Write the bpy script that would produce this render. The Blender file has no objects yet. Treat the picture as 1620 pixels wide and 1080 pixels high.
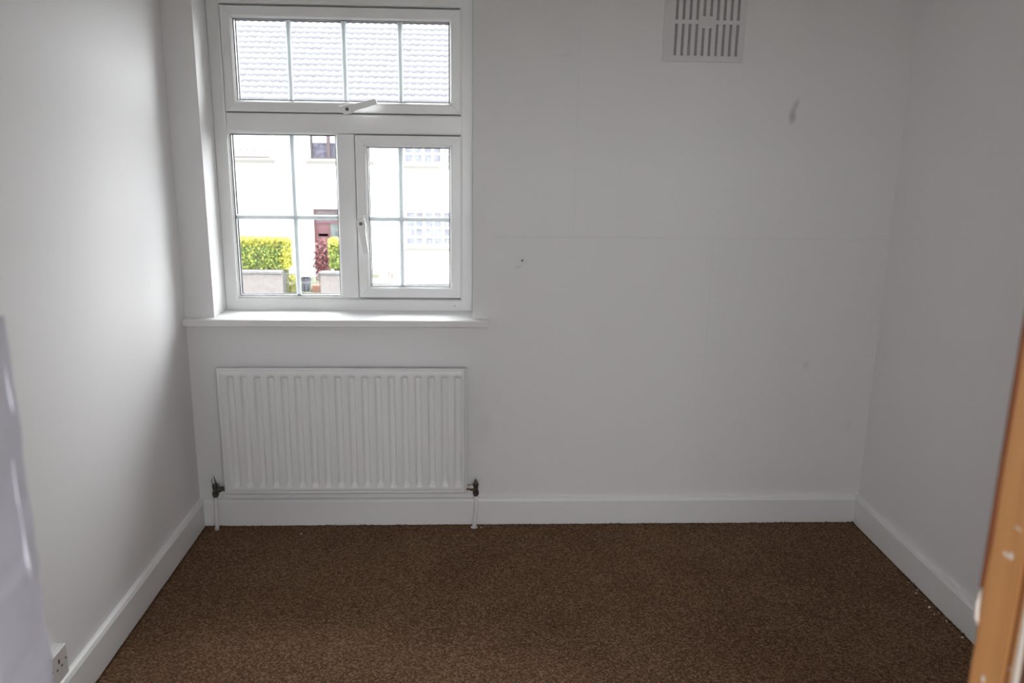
import bpy, bmesh, math, random
from mathutils import Vector, Matrix, noise
random.seed(7)
sc = bpy.context.scene
PI = math.pi

# ------------------------------------------------------------------ camera
cam_d = bpy.data.cameras.new('camera'); cam = bpy.data.objects.new('camera', cam_d)
sc.collection.objects.link(cam); sc.camera = cam
def cam_axes(yaw, pitch, roll):
    f = Vector((math.sin(yaw)*math.cos(pitch), math.cos(yaw)*math.cos(pitch), -math.sin(pitch)))
    r = Vector((math.cos(yaw), -math.sin(yaw), 0)); u = r.cross(f)
    return r*math.cos(roll)+u*math.sin(roll), -r*math.sin(roll)+u*math.cos(roll), f
cr, cu, cf = cam_axes(0.04463, 0.23876, 0.01385)
cam.matrix_world = Matrix(((cr.x, cu.x, -cf.x, 1.08933), (cr.y, cu.y, -cf.y, -3.06345), (cr.z, cu.z, -cf.z, 1.5), (0, 0, 0, 1)))
cam_d.sensor_width = 36; cam_d.lens = 36*1301.67/1620
cam_d.clip_start = .02; cam_d.clip_end = 300
cam_d.dof.use_dof = True; cam_d.dof.focus_distance = 3.0; cam_d.dof.aperture_fstop = 5.0

# ------------------------------------------------------------------ world: even overcast sky, a little brighter overhead
w = bpy.data.worlds.new('overcast_sky'); sc.world = w; w.use_nodes = True
nt = w.node_tree; nt.nodes.clear()
wo = nt.nodes.new('ShaderNodeOutputWorld'); bg = nt.nodes.new('ShaderNodeBackground')
tc = nt.nodes.new('ShaderNodeTexCoord'); sx = nt.nodes.new('ShaderNodeSeparateXYZ')
mr = nt.nodes.new('ShaderNodeMapRange'); mr.inputs[1].default_value = 0; mr.inputs[2].default_value = 1
mr.inputs[3].default_value = .75; mr.inputs[4].default_value = 1.25
nt.links.new(tc.outputs['Generated'], sx.inputs[0]); nt.links.new(sx.outputs[2], mr.inputs[0])
mu = nt.nodes.new('ShaderNodeMath'); mu.operation = 'MULTIPLY'; mu.inputs[1].default_value = 1.0
nt.links.new(mr.outputs[0], mu.inputs[0]); nt.links.new(mu.outputs[0], bg.inputs['Strength'])
bg.inputs['Color'].default_value = (.975, .975, 1.0, 1)
nt.links.new(bg.outputs[0], wo.inputs[0])
sc.view_settings.view_transform = 'Standard'; sc.view_settings.look = 'None'
sc.view_settings.gamma = 1; sc.view_settings.use_curve_mapping = False
sc.view_settings.exposure = 4.14
sc.cycles.use_denoising = True
sc.cycles.max_bounces = 14; sc.cycles.diffuse_bounces = 8; sc.cycles.transparent_max_bounces = 16
sc.cycles.sample_clamp_indirect = 6
# window opening told to the sky sampler (portal: adds no light)
pl = bpy.data.lights.new('sky_portal', 'AREA'); pl.shape = 'RECTANGLE'; pl.size = .95; pl.size_y = 1.16
pl.cycles.is_portal = True
po = bpy.data.objects.new('sky_portal', pl); sc.collection.objects.link(po)
po.location = (.591, .225, 1.427); po.rotation_euler = (-PI/2, 0, 0)
for a, b_, c_, d_ in ((.05, .63, .95, 2.25), (.72, 1.95, .95, 1.72)):  # portals of the two added fill windows behind the camera
    p2 = bpy.data.lights.new('fill_window_portal', 'AREA'); p2.shape = 'RECTANGLE'; p2.size = b_-a; p2.size_y = d_-c_; p2.cycles.is_portal = True
    q2 = bpy.data.objects.new('fill_window_portal', p2); sc.collection.objects.link(q2)
    q2.location = ((a+b_)/2, -4.11, (c_+d_)/2); q2.rotation_euler = (PI/2, 0, 0)

# ------------------------------------------------------------------ helpers
C = sc.collection
def link(o, parent=None):
    C.objects.link(o)
    if parent is not None: o.parent = parent
    return o
def obj(name, bm, m, parent=None, smooth=False, bevel=0, seg=2, normals=True):
    me = bpy.data.meshes.new(name)
    if normals: bmesh.ops.recalc_face_normals(bm, faces=bm.faces)
    bm.to_mesh(me); bm.free()
    me.materials.append(m)
    if smooth:
        for p in me.polygons: p.use_smooth = True
    o = bpy.data.objects.new(name, me); link(o, parent)
    if bevel:
        b = o.modifiers.new('bevel', 'BEVEL'); b.width = bevel; b.segments = seg; b.limit_method = 'ANGLE'; b.angle_limit = math.radians(40)
    return o
def thing(name, label, cat, loc=(0, 0, 0), group=None, kind=None):
    o = bpy.data.objects.new(name, None); link(o); o.location = loc; o.empty_display_size = .05
    return tag(o, label, cat, group, kind)
def tag(o, label=None, cat=None, group=None, kind=None):
    if label: o['label'] = label
    if cat: o['category'] = cat
    if group: o['group'] = group
    if kind: o['kind'] = kind
    return o
def struct(name, bm, m, parent=None, **k):
    o = obj(name, bm, m, parent, **k); o['kind'] = 'structure'; return o
def B(): return bmesh.new()
def box(bm, x0, x1, y0, y1, z0, z1):
    v = [bm.verts.new(p) for p in ((x0,y0,z0),(x1,y0,z0),(x1,y1,z0),(x0,y1,z0),(x0,y0,z1),(x1,y0,z1),(x1,y1,z1),(x0,y1,z1))]
    for f in ((0,3,2,1),(4,5,6,7),(0,1,5,4),(1,2,6,5),(2,3,7,6),(3,0,4,7)): bm.faces.new([v[i] for i in f])
    return bm
def prism(bm, pts, axis, a, b):
    """pts: 2-D outline; extruded from a to b along axis (x: pts=(y,z); y: pts=(x,z); z: pts=(x,y))"""
    def P(p, t): return {'x': (t, p[0], p[1]), 'y': (p[0], t, p[1]), 'z': (p[0], p[1], t)}[axis]
    A = [bm.verts.new(P(p, a)) for p in pts]; Bv = [bm.verts.new(P(p, b)) for p in pts]
    n = len(pts)
    bm.faces.new(A); bm.faces.new(Bv[::-1])
    for i in range(n): bm.faces.new((A[i], A[(i+1) % n], Bv[(i+1) % n], Bv[i]))
    return bm
def tube(bm, pts, rad, n=10, cap=True):
    """round bar through pts; rad a number or a list"""
    pts = [Vector(p) for p in pts]; rings = []
    up = None
    for i, p in enumerate(pts):
        d = (pts[min(i+1, len(pts)-1)] - pts[max(i-1, 0)]).normalized()
        if up is None: up = d.orthogonal().normalized()
        up = (up - d*up.dot(d)).normalized(); s = d.cross(up)
        r = rad[i] if isinstance(rad, (list, tuple)) else rad
        rings.append([bm.verts.new(p + (up*math.cos(2*PI*k/n) + s*math.sin(2*PI*k/n))*r) for k in range(n)])
    for a, b in zip(rings, rings[1:]):
        for k in range(n): bm.faces.new((a[k], a[(k+1) % n], b[(k+1) % n], b[k]))
    if cap: bm.faces.new(rings[0][::-1]); bm.faces.new(rings[-1])
    return bm
def ring(bm, x0, x1, z0, z1, prof, gap=0.0):
    """mitred rectangular frame; prof = closed list of (inset, y). gap opens the mitre joint by a hair"""
    cs = [((x0, z0), (1, 1)), ((x1, z0), (-1, 1)), ((x1, z1), (-1, -1)), ((x0, z1), (1, -1))]
    n = len(prof)
    for k in range(4):
        (ax, az), (asx, asz) = cs[k]; (bx, bz), (bsx, bsz) = cs[(k+1) % 4]
        d = Vector((bx-ax, bz-az)).normalized()*gap
        A = [bm.verts.new((ax + asx*i + d.x, y, az + asz*i + d.y)) for i, y in prof]
        Bv = [bm.verts.new((bx + bsx*i - d.x, y, bz + bsz*i - d.y)) for i, y in prof]
        for j in range(n): bm.faces.new((A[j], A[(j+1) % n], Bv[(j+1) % n], Bv[j]))
        bm.faces.new(A); bm.faces.new(Bv[::-1])
    return bm

# ------------------------------------------------------------------ materials
def mat(name, col, rough=.6, metal=0, spec=.5, bump=0, bscale=60, vary=0, vscale=3, bdist=.002, detail=4):
    m = bpy.data.materials.new(name); m.use_nodes = True
    n = m.node_tree.nodes; l = m.node_tree.links; b = n['Principled BSDF']
    b.inputs['Base Color'].default_value = (*col, 1); b.inputs['Roughness'].default_value = rough
    b.inputs['Metallic'].default_value = metal; b.inputs['Specular IOR Level'].default_value = spec
    t = n.new('ShaderNodeTexCoord')
    if bump:
        nz = n.new('ShaderNodeTexNoise'); nz.inputs['Scale'].default_value = bscale; nz.inputs['Detail'].default_value = detail
        l.new(t.outputs['Object'], nz.inputs['Vector'])
        bp = n.new('ShaderNodeBump'); bp.inputs['Strength'].default_value = bump; bp.inputs['Distance'].default_value = bdist
        l.new(nz.outputs[0], bp.inputs['Height']); l.new(bp.outputs[0], b.inputs['Normal'])
    if vary:
        nz = n.new('ShaderNodeTexNoise'); nz.inputs['Scale'].default_value = vscale; nz.inputs['Detail'].default_value = 5
        l.new(t.outputs['Object'], nz.inputs['Vector'])
        cr_ = n.new('ShaderNodeValToRGB')
        cr_.color_ramp.elements[0].position = .3; cr_.color_ramp.elements[1].position = .7
        cr_.color_ramp.elements[0].color = (*[c*(1-vary) for c in col], 1)
        cr_.color_ramp.elements[1].color = (*[min(1, c*(1+vary)) for c in col], 1)
        l.new(nz.outputs[0], cr_.inputs[0]); l.new(cr_.outputs[0], b.inputs['Base Color'])
    return m
def math_n(n, l, op, a, b=None):
    x = n.new('ShaderNodeMath'); x.operation = op
    for i, v in enumerate((a, b)):
        if v is None: continue
        if isinstance(v, (int, float)): x.inputs[i].default_value = v
        else: l.new(v, x.inputs[i])
    return x.outputs[0]
def wall_back_material():
    col = (.82, .81, .812)
    m = mat('wall_paint_marked', col, .75, spec=.25, bump=.25, bscale=14, bdist=.004)
    n = m.node_tree.nodes; l = m.node_tree.links; b = n['Principled BSDF']
    t = n.new('ShaderNodeTexCoord'); s = n.new('ShaderNodeSeparateXYZ'); l.new(t.outputs['Object'], s.inputs[0])
    X, Z = s.outputs[0], s.outputs[2]
    wob = n.new('ShaderNodeTexNoise'); wob.inputs['Scale'].default_value = 9; l.new(t.outputs['Object'], wob.inputs['Vector'])
    w_ = math_n(n, l, 'MULTIPLY', math_n(n, l, 'SUBTRACT', wob.outputs[0], .5), .012)
    def line(axis_out, at, lo, hi, other, wd, amt):
        d = math_n(n, l, 'ABSOLUTE', math_n(n, l, 'SUBTRACT', math_n(n, l, 'ADD', axis_out, w_), at))
        k = n.new('ShaderNodeMapRange'); k.interpolation_type = 'SMOOTHSTEP'
        k.inputs[1].default_value = 0; k.inputs[2].default_value = wd; k.inputs[3].default_value = amt; k.inputs[4].default_value = 0
        l.new(d, k.inputs[0])
        g = math_n(n, l, 'MULTIPLY', math_n(n, l, 'GREATER_THAN', other, lo), math_n(n, l, 'LESS_THAN', other, hi))
        return math_n(n, l, 'MULTIPLY', k.outputs[0], g)
    def spot(x, z, rx, rz, amt, lean=0, soft=1.0):
        dx = math_n(n, l, 'SUBTRACT', X, x); dz = math_n(n, l, 'SUBTRACT', Z, z)
        dx = math_n(n, l, 'SUBTRACT', dx, math_n(n, l, 'MULTIPLY', dz, lean))
        a = math_n(n, l, 'DIVIDE', dx, rx); c = math_n(n, l, 'DIVIDE', dz, rz)
        r = math_n(n, l, 'SQRT', math_n(n, l, 'ADD', math_n(n, l, 'MULTIPLY', a, a), math_n(n, l, 'MULTIPLY', c, c)))
        k = n.new('ShaderNodeMapRange'); k.interpolation_type = 'SMOOTHSTEP'
        k.inputs[1].default_value = 1-soft; k.inputs[2].default_value = 1; k.inputs[3].default_value = amt; k.inputs[4].default_value = 0
        l.new(r, k.inputs[0]); return k.outputs[0]
    marks = [line(Z, 1.155, 1.15, 2.7, X, .006, .045), line(X, 1.45, 1.16, 1.9, Z, .004, .03), line(X, 1.98, .6, 1.15, Z, .004, .04),
             line(Z, .70, 1.9, 2.7, X, .004, .025),
             spot(2.238, 1.600, .021, .040, .38), spot(2.247, 1.640, .016, .036, .26, .3), spot(2.381, .663, .022, .024, .10),
             spot(1.2605, 1.066, .0045, .0045, .92, 0, .35), spot(1.262, 1.066, .03, .028, .05), spot(1.245, 1.04, .02, .01, .12, 1.2),
             spot(1.40, 1.80, .05, .012, .06, 2.0), spot(2.58, .41, .02, .03, .08), spot(1.12, .40, .05, .10, .05), spot(.088, .120, .01, .006, .3)]
    tot = marks[0]
    for q in marks[1:]: tot = math_n(n, l, 'ADD', tot, q)
    mx = n.new('ShaderNodeMix'); mx.data_type = 'RGBA'
    l.new(tot, mx.inputs[0]); mx.inputs[6].default_value = (*col, 1); mx.inputs[7].default_value = (.05, .045, .05, 1)
    l.new(mx.outputs[2], b.inputs['Base Color'])
    return m
def carpet_material():
    m = bpy.data.materials.new('brown_loop_carpet'); m.use_nodes = True
    n = m.node_tree.nodes; l = m.node_tree.links; b = n['Principled BSDF']
    t = n.new('ShaderNodeTexCoord'); mp = n.new('ShaderNodeMapping'); mp.inputs['Scale'].default_value = (1, 1.25, 1)
    mp.inputs['Rotation'].default_value = (0, 0, .05); l.new(t.outputs['Object'], mp.inputs[0])
    v = n.new('ShaderNodeTexVoronoi'); v.inputs['Scale'].default_value = 185; v.inputs['Randomness'].default_value = .55; l.new(mp.outputs[0], v.inputs['Vector'])
    nz = n.new('ShaderNodeTexNoise'); nz.inputs['Scale'].default_value = 90; nz.inputs['Detail'].default_value = 6; l.new(t.outputs['Object'], nz.inputs['Vector'])
    n2 = n.new('ShaderNodeTexNoise'); n2.inputs['Scale'].default_value = 3.2; n2.inputs['Detail'].default_value = 4; l.new(t.outputs['Object'], n2.inputs['Vector'])
    sp = n.new('ShaderNodeSeparateColor'); l.new(v.outputs['Color'], sp.inputs[0])
    f = math_n(n, l, 'ADD', math_n(n, l, 'MULTIPLY', sp.outputs[0], .55), math_n(n, l, 'MULTIPLY', nz.outputs[0], .45))
    f = math_n(n, l, 'ADD', f, math_n(n, l, 'MULTIPLY', math_n(n, l, 'SUBTRACT', n2.outputs[0], .5), .25))
    r = n.new('ShaderNodeValToRGB'); e = r.color_ramp.elements
    e[0].position = .2; e[0].color = (.085, .046, .026, 1); e[1].position = .82; e[1].color = (.30, .190, .120, 1)
    k = e.new(.5); k.color = (.165, .094, .055, 1)
    l.new(f, r.inputs[0]); l.new(r.outputs[0], b.inputs['Base Color'])
    b.inputs['Roughness'].default_value = 1; b.inputs['Specular IOR Level'].default_value = .05
    bp = n.new('ShaderNodeBump'); bp.inputs['Strength'].default_value = 1; bp.inputs['Distance'].default_value = .004
    h = math_n(n, l, 'SUBTRACT', math_n(n, l, 'MULTIPLY', nz.outputs[0], .5), math_n(n, l, 'MULTIPLY', v.outputs['Distance'], 1.0))
    l.new(h, bp.inputs['Height']); l.new(bp.outputs[0], b.inputs['Normal'])
    return m
def glass_material():
    m = bpy.data.materials.new('window_glass'); m.use_nodes = True
    n = m.node_tree.nodes; l = m.node_tree.links; n.clear()
    o = n.new('ShaderNodeOutputMaterial'); mx = n.new('ShaderNodeMixShader'); tr = n.new('ShaderNodeBsdfTransparent'); g = n.new('ShaderNodeBsdfGlossy')
    tr.inputs[0].default_value = (.985, .993, .991, 1); g.inputs['Roughness'].default_value = .02
    fr = n.new('ShaderNodeFresnel'); fr.inputs[0].default_value = 1.21
    l.new(fr.outputs[0], mx.inputs[0]); l.new(tr.outputs[0], mx.inputs[1]); l.new(g.outputs[0], mx.inputs[2]); l.new(mx.outputs[0], o.inputs[0])
    return m
def pine_material():
    m = bpy.data.materials.new('stripped_pine'); m.use_nodes = True
    n = m.node_tree.nodes; l = m.node_tree.links; b = n['Principled BSDF']
    t = n.new('ShaderNodeTexCoord'); mp = n.new('ShaderNodeMapping'); mp.inputs['Scale'].default_value = (30, 30, 1.6); l.new(t.outputs['Object'], mp.inputs[0])
    nz = n.new('ShaderNodeTexNoise'); nz.inputs['Scale'].default_value = 1.4; nz.inputs['Detail'].default_value = 6; nz.inputs['Distortion'].default_value = .6; l.new(mp.outputs[0], nz.inputs['Vector'])
    r = n.new('ShaderNodeValToRGB'); e = r.color_ramp.elements
    e[0].position = .3; e[0].color = (.38, .165, .052, 1); e[1].position = .72; e[1].color = (.52, .25, .090, 1)
    l.new(nz.outputs[0], r.inputs[0]); l.new(r.outputs[0], b.inputs['Base Color']); b.inputs['Roughness'].default_value = .55
    return m
M = {}
M['wall'] = mat('wall_paint', (.82, .81, .812), .75, spec=.25, bump=.22, bscale=14, bdist=.004)
M['wall_back'] = wall_back_material()
M['ceiling'] = mat('ceiling_paint', (.88, .88, .87), .8, spec=.2, bump=.2, bscale=30)
M['gloss'] = mat('white_gloss_paint', (.83, .825, .825), .42, spec=.4, bump=.25, bscale=18, bdist=.003)
M['upvc'] = mat('white_upvc', (.85, .855, .85), .35, spec=.5, vary=.02, vscale=6)
M['radiator'] = mat('radiator_enamel', (.82, .82, .82), .42, spec=.45, bump=.05, bscale=20)
M['gasket'] = mat('black_rubber', (.012, .012, .013), .7)
M['seal'] = mat('grey_draught_seal', (.10, .10, .10), .7)
M['spacer'] = mat('aluminium_spacer', (.42, .43, .44), .45, metal=.6)
M['bar'] = mat('white_glazing_bar', (.66, .70, .72), .5)
M['glass'] = glass_material()
M['black'] = mat('black_plastic', (.015, .015, .015), .35)
M['chrome'] = mat('worn_chrome', (.88, .87, .84), .15, metal=1, vary=.2, vscale=60)
M['brass'] = mat('tarnished_valve_metal', (.12, .11, .095), .45, metal=.75, vary=.5, vscale=80)
M['vent'] = mat('painted_vent_plate', (.72, .71, .71), .5, spec=.35, bump=.1, bscale=30)
M['mesh'] = mat('grey_insect_mesh', (.40, .385, .385), .8, bump=.8, bscale=500, vary=.4, vscale=420)
M['carpet'] = carpet_material()
M['tuft'] = mat('frayed_carpet_yarn', (.12, .066, .040), 1, spec=.05, vary=.4, vscale=60)
M['crumb'] = mat('white_plaster_crumb', (.7, .69, .67), .9)
M['pine'] = pine_material()
M['groove'] = mat('dark_rebate_arris_shade', (.16, .045, .012), .7)  # dark rebate colour, also used for the shade painted on the pine arris
M['lilac'] = mat('chipped_lilac_white_gloss', (.55, .54, .61), .5, spec=.3, bump=.3, bscale=22, bdist=.006, vary=.05, vscale=16)
M['cream'] = mat('cream_undercoat', (.70, .66, .62), .6)
M['darkwood'] = mat('dark_varnished_timber', (.10, .035, .016), .4, vary=.3, vscale=8)
M['old_paint'] = mat('old_splashed_paint', (.52, .46, .40), .6)
M['socket'] = mat('white_socket_plastic', (.66, .64, .63), .35)
M['hall'] = mat('hall_wall_paint', (.75, .74, .73), .8)

# ------------------------------------------------------------------ the room shell
W = 2.655; H = 2.42; DW = -2.463; DH = -2.583      # width, height, room face and hall face of the door wall
OX0, OX1, OZ0, OZ1 = .1075, 1.075, .812, 2.018     # window opening
bm = B(); T = .22
box(bm, -.25, OX0, 0, T, -.2, H+.2); box(bm, OX1, W+.25, 0, T, -.2, H+.2)
box(bm, OX0, OX1, 0, T, -.2, OZ0); box(bm, OX0, OX1, 0, T, OZ1, H+.2)
bmesh.ops.remove_doubles(bm, verts=bm.verts, dist=1e-5)
struct('wall_back', bm, M['wall_back'])
struct('wall_left', box(B(), -.25, 0, -3.95, 0, -.2, H+.2), M['wall'])
struct('wall_right', box(B(), W, W+.25, -3.95, 0, -.2, H+.2), M['wall'])
struct('ceiling', box(B(), 0, W, -3.95, 0, H, H+.2), M['ceiling'])
JL, JR = .749, 1.509                               # door lining faces
bm = B()
box(bm, 0, JL-.03, DH, DW, 0, H); box(bm, JR+.03, W, DH, DW, 0, H); box(bm, JL-.03, JR+.03, DH, DW, 2.06, H)
struct('wall_front', bm, M['wall'])
bm = B()                    # end wall of the landing behind the camera, two windows added for fill light
FILL_WIN = [(.05, .63, .95, 2.25), (.72, 1.95, .95, 1.72)]
xs0 = sorted({-.25, W+.25, .05, .63, .72, 1.95}); zs0 = [-.2, .95, 1.72, 2.25, H+.2]
for i in range(len(xs0)-1):
    for j in range(4):
        cx, cz = (xs0[i]+xs0[i+1])/2, (zs0[j]+zs0[j+1])/2
        if any(q[0] < cx < q[1] and q[2] < cz < q[3] for q in FILL_WIN): continue
        box(bm, xs0[i], xs0[i+1], -4.10, -3.95, zs0[j], zs0[j+1])
struct('wall_hall', bm, M['hall'])
for k, (a, b_, c_, d_) in enumerate(FILL_WIN):
    hw_ = struct('window_%d' % (k+2), ring(B(), a, b_, c_, d_, [(0, -4.08), (0, -4.02), (.05, -4.02), (.05, -4.08)]), M['upvc'])
    obj('pane', box(B(), a+.04, b_-.04, -4.052, -4.048, c_+.04, d_-.04), M['glass'], hw_)

# floor: carpet with a gently uneven pile
bm = B(); nx, ny = 90, 130
g = [[bm.verts.new((W*i/nx, -3.95*j/ny, .0015*noise.noise(Vector((W*i/nx*9, -3.95*j/ny*9, 0))))) for j in range(ny+1)] for i in range(nx+1)]
for i in range(nx):
    for j in range(ny): bm.faces.new((g[i][j], g[i+1][j], g[i+1][j+1], g[i][j+1]))
e = [v for v in bm.verts if v.is_boundary]
r = bmesh.ops.extrude_edge_only(bm, edges=[e for e in bm.edges if e.is_boundary])
for v in r['geom']:
    if isinstance(v, bmesh.types.BMVert): v.co.z = -.02
fl = struct('floor', bm, M['carpet'])
# frayed loops of yarn along the skirting: uncountable
bm = B()
def tuft(x, y, s):
    h = s*random.uniform(.7, 1.6); a = random.uniform(0, PI)
    vs = [bm.verts.new((x+math.cos(a+k*2.094)*s*.6, y+math.sin(a+k*2.094)*s*.6, -.001)) for k in range(3)]
    tp = bm.verts.new((x+random.uniform(-1, 1)*s*.5, y+random.uniform(-1, 1)*s*.5, h))
    for k in range(3): bm.faces.new((vs[k], vs[(k+1) % 3], tp))
for k in range(1500):
    x = random.uniform(.02, W-.02); d = abs(noise.noise(Vector((x*7, 0, 3))))
    tuft(x, -.021-random.random()*.006, .0035+.006*d*random.random())
for k in range(1300):
    y = -random.uniform(.02, 2.4); d = abs(noise.noise(Vector((0, y*7, 5))))
    tuft(W-.021-random.random()*.005, y, .0035+.006*d*random.random())
    y = -random.uniform(.02, 2.4); tuft(.021+random.random()*.005, y, .004)
o = obj('frayed_edge', bm, M['tuft'], fl); o['kind'] = 'stuff'

# skirting boards, with a chamfered top edge
HB = .112; TB = .018
prof = [(0, -.01), (-TB, -.01), (-TB, HB-.013), (-TB+.005, HB-.003), (-.006, HB), (0, HB)]
bm = B(); prism(bm, prof, 'x', TB, W-TB)
struct('baseboard_back', bm, M['gloss'])
struct('baseboard_left', prism(B(), [(-a, b) for a, b in prof], 'y', DW, 0), M['gloss'])
struct('baseboard_right', prism(B(), [(W+a, b) for a, b in prof], 'y', DW, 0), M['gloss'])

# ------------------------------------------------------------------ window
win = bpy.data.objects.new('window_1', None); link(win); win['kind'] = 'structure'; win.location = (.591, .15, .838)
def wobj(name, bm, m, parent=win, **k):
    for v in bm.verts: v.co -= Vector(win.location) if parent is win else Vector((0, 0, 0))
    if parent is not win:
        for v in bm.verts: v.co -= Vector(win.location)
    return obj(name, bm, m, parent, **k)
YF = .150; YB = .205
FX0, FX1, FZ0, FZ1 = .1075, 1.075, .838, 2.018
MX0, MX1 = .5575, .629            # mullion
TZ0, TZ1 = 1.516, 1.592           # transom
IX0, IX1, IZ0, IZ1 = .158, 1.030, .893, 1.964
bm = B()
ring(bm, FX0, FX1, FZ0, FZ1, [(0, YB), (0, YF+.004), (.004, YF), (IX0-FX0-.010, YF), (IX0-FX0-.004, YF+.002), (IX0-FX0, YF+.012), (IX0-FX0, YB)])
fr = wobj('window_frame', bm, M['upvc'])
def rail(z0, z1, x0, x1, axis):
    p = [(0, YB), (0, YF+.012), (.004, YF+.002), (.010, YF), (z1-z0-.010, YF), (z1-z0-.004, YF+.002), (z1-z0, YF+.012), (z1-z0, YB)]
    b = B()
    if axis == 'x': prism(b, [(y, z0+a) for a, y in p], 'x', x0, x1)
    else: prism(b, [(x0+a, y) for a, y in p], 'z', z0, z1)
    return b
wobj('transom', rail(TZ0, TZ1, IX0, IX1, 'x'), M['upvc'])
b = B(); p = [(0, YB), (0, YF+.012), (.004, YF+.002), (.010, YF), (MX1-MX0-.010, YF), (MX1-MX0-.004, YF+.002), (MX1-MX0, YF+.012), (MX1-MX0, YB)]
prism(b, [(MX0+a, y) for a, y in p], 'z', IZ0, TZ0); wobj('mullion', b, M['upvc'])
def glazing(x0, x1, z0, z1, yin, par, vb, hb, bars_par):
    """x0.. = visible glass opening; yin = y of the inner bead tip. Double-glazed unit with bars between the panes"""
    bm = B(); ring(bm, x0-.001, x1+.001, z0-.001, z1+.001, [(-.002, yin), (-.002, yin+.006), (.0030, yin+.006), (.0030, yin+.001)])
    wobj('gasket', bm, M['gasket'], par)
    bm = B(); ring(bm, x0-.012, x1+.012, z0-.012, z1+.012, [(0, yin+.0105), (0, yin+.0205), (.0135, yin+.0205), (.0135, yin+.0105)])
    wobj('spacer_bar', bm, M['spacer'], par)
    bm = B(); ring(bm, x0-.012, x1+.012, z0-.012, z1+.012, [(0, yin+.026), (0, yin+.037), (.0155, yin+.035), (.0155, yin+.026)])
    wobj('outer_gasket', bm, M['gasket'], par)
    for y in (yin+.0062, yin+.0210):
        wobj('pane', box(B(), x0-.012, x1+.012, y, y+.004, z0-.012, z1+.012), M['glass'], par)
    hw = .0093
    yc = yin+.0157
    def barprof(c): return [(c-hw, yc), (c-hw*.6, yc-.005), (c+hw*.6, yc-.005), (c+hw, yc), (c+hw*.6, yc+.005), (c-hw*.6, yc+.005)]
    for x in vb:
        b = B(); prism(b, [(a, y) for a, y in barprof(x)], 'z', z0-.004, z1+.004); wobj('glazing_bar', b, M['bar'], bars_par)
    for z in hb:
        b = B(); prism(b, [(y, a) for a, y in barprof(z)], 'x', x0-.004, x1+.004)
        for v in b.verts: v.co.y += .0004*(1 if v.co.y > yc else -1)
        wobj('glazing_bar', b, M['bar'], bars_par)
def sash(name, x0, x1, z0, z1, iw, vb, hb):
    ys = YF-.010
    bm = B()
    pr = [(0, YF+.030), (0, ys+.003), (.003, ys), (iw-.012, ys), (iw-.007, ys+.002), (iw, ys+.014), (iw, YF+.030)]
    ring(bm, x0, x1, z0, z1, pr, gap=.0005)
    s = wobj(name, bm, M['upvc'])
    bm = B(); ring(bm, x0-.004, x1+.004, z0-.004, z1+.004, [(0, YF+.0302), (0, YB-.002), (iw+.004, YB-.002), (iw+.004, YF+.0302)])
    wobj('rebate_seal', bm, M['upvc'], s)
    bm = B(); ring(bm, x0-.0017, x1+.0017, z0-.0017, z1+.0017, [(0, YF+.006), (0, YF+.03), (.0016, YF+.03), (.0016, YF+.006)])
    wobj('draught_seal', bm, M['seal'], s)
    glazing(x0+iw, x1-iw, z0+iw, z1-iw, ys+.014, s, vb, hb, s)
    return s
top = sash('top_sash', .1597, 1.0283, 1.5937, 1.9623, .0418, (.397, .598, .804), ())
rs = sash('side_sash', .6307, 1.0283, .8947, 1.5143, .0433, (.798,), (1.200,))
for o_, nm in ((top, 'top-hung sash of white plastic with four panes'), (rs, 'side-hung casement sash')): o_['label'] = nm
# fixed light on the left: bead directly in the frame
bm = B(); ring(bm, IX0-.001, MX0+.001, IZ0-.001, TZ0+.001, [(-.003, YB-.004), (-.003, YF+.010), (.001, YF+.010), (.0045, YF+.016), (.0045, YB-.004)])
bead = wobj('fixed_light', bm, M['upvc'])
bead['label'] = 'fixed pane of four lights, left of the mullion'
glazing(IX0+.0035, MX0-.0035, IZ0+.0035, TZ0-.0035, YF+.016, bead, (.388,), (1.2025,), bead)
# handles
def handle(loc, ang, flip=1):
    """arm points along local +x, rotated by ang in the window plane; base plate always along the rail"""
    h = bpy.data.objects.new('window_handle', None); link(h, win)
    h.location = Vector(loc)-Vector(win.location)
    base_ang = 0 if flip == 1 else PI/2
    b = B(); box(b, -.036, .026, -.012, 0, -.0125, .0125)
    bmesh.ops.rotate(b, verts=b.verts, cent=(0, 0, 0), matrix=Matrix.Rotation(base_ang, 3, 'Y'))
    obj('base_plate', b, M['upvc'], h, bevel=.003)
    # arm: wide boss that necks into a blade held off the frame
    outline = [(-.019, -.012), (-.010, -.0175), (.012, -.017), (.030, -.0125), (.112, -.010), (.114, -.004), (.114, .006), (.110, .0105), (.030, .0125), (.012, .0165), (-.010, .0165), (-.019, .012)]
    b = B()
    n = len(outline)
    def yy(x): return -.020 - .014*max(0, min(1, (x-.005)/.04))
    fr_ = [b.verts.new((x, yy(x)-.011, z)) for x, z in outline]; bk = [b.verts.new((x, yy(x) + (.009 if x < .02 else 0), z)) for x, z in outline]
    b.faces.new(fr_); b.faces.new(bk[::-1])
    for i in range(n): b.faces.new((fr_[i], bk[i], bk[(i+1) % n], fr_[(i+1) % n]))
    bmesh.ops.triangulate(b, faces=[f for f in b.faces if len(f.verts) > 4])
    bmesh.ops.rotate(b, verts=b.verts, cent=(0, 0, 0), matrix=Matrix.Rotation(-ang, 3, 'Y'))
    obj('lever', b, M['upvc'], h, bevel=.002)
    b = B(); tube(b, [(0, -.030, 0), (0, -.0335, 0)], [.0068, .0062], 16); 
    k = obj('lock_button', b, M['black'], h, smooth=False)
    b = B(); tube(b, [(0, -.0336, 0), (0, -.0345, 0)], [.0025, .0022], 10); obj('keyhole', b, M['chrome'], k)
    return h
handle((.6105, YF-.010, 1.606), math.radians(15), 1)
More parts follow.
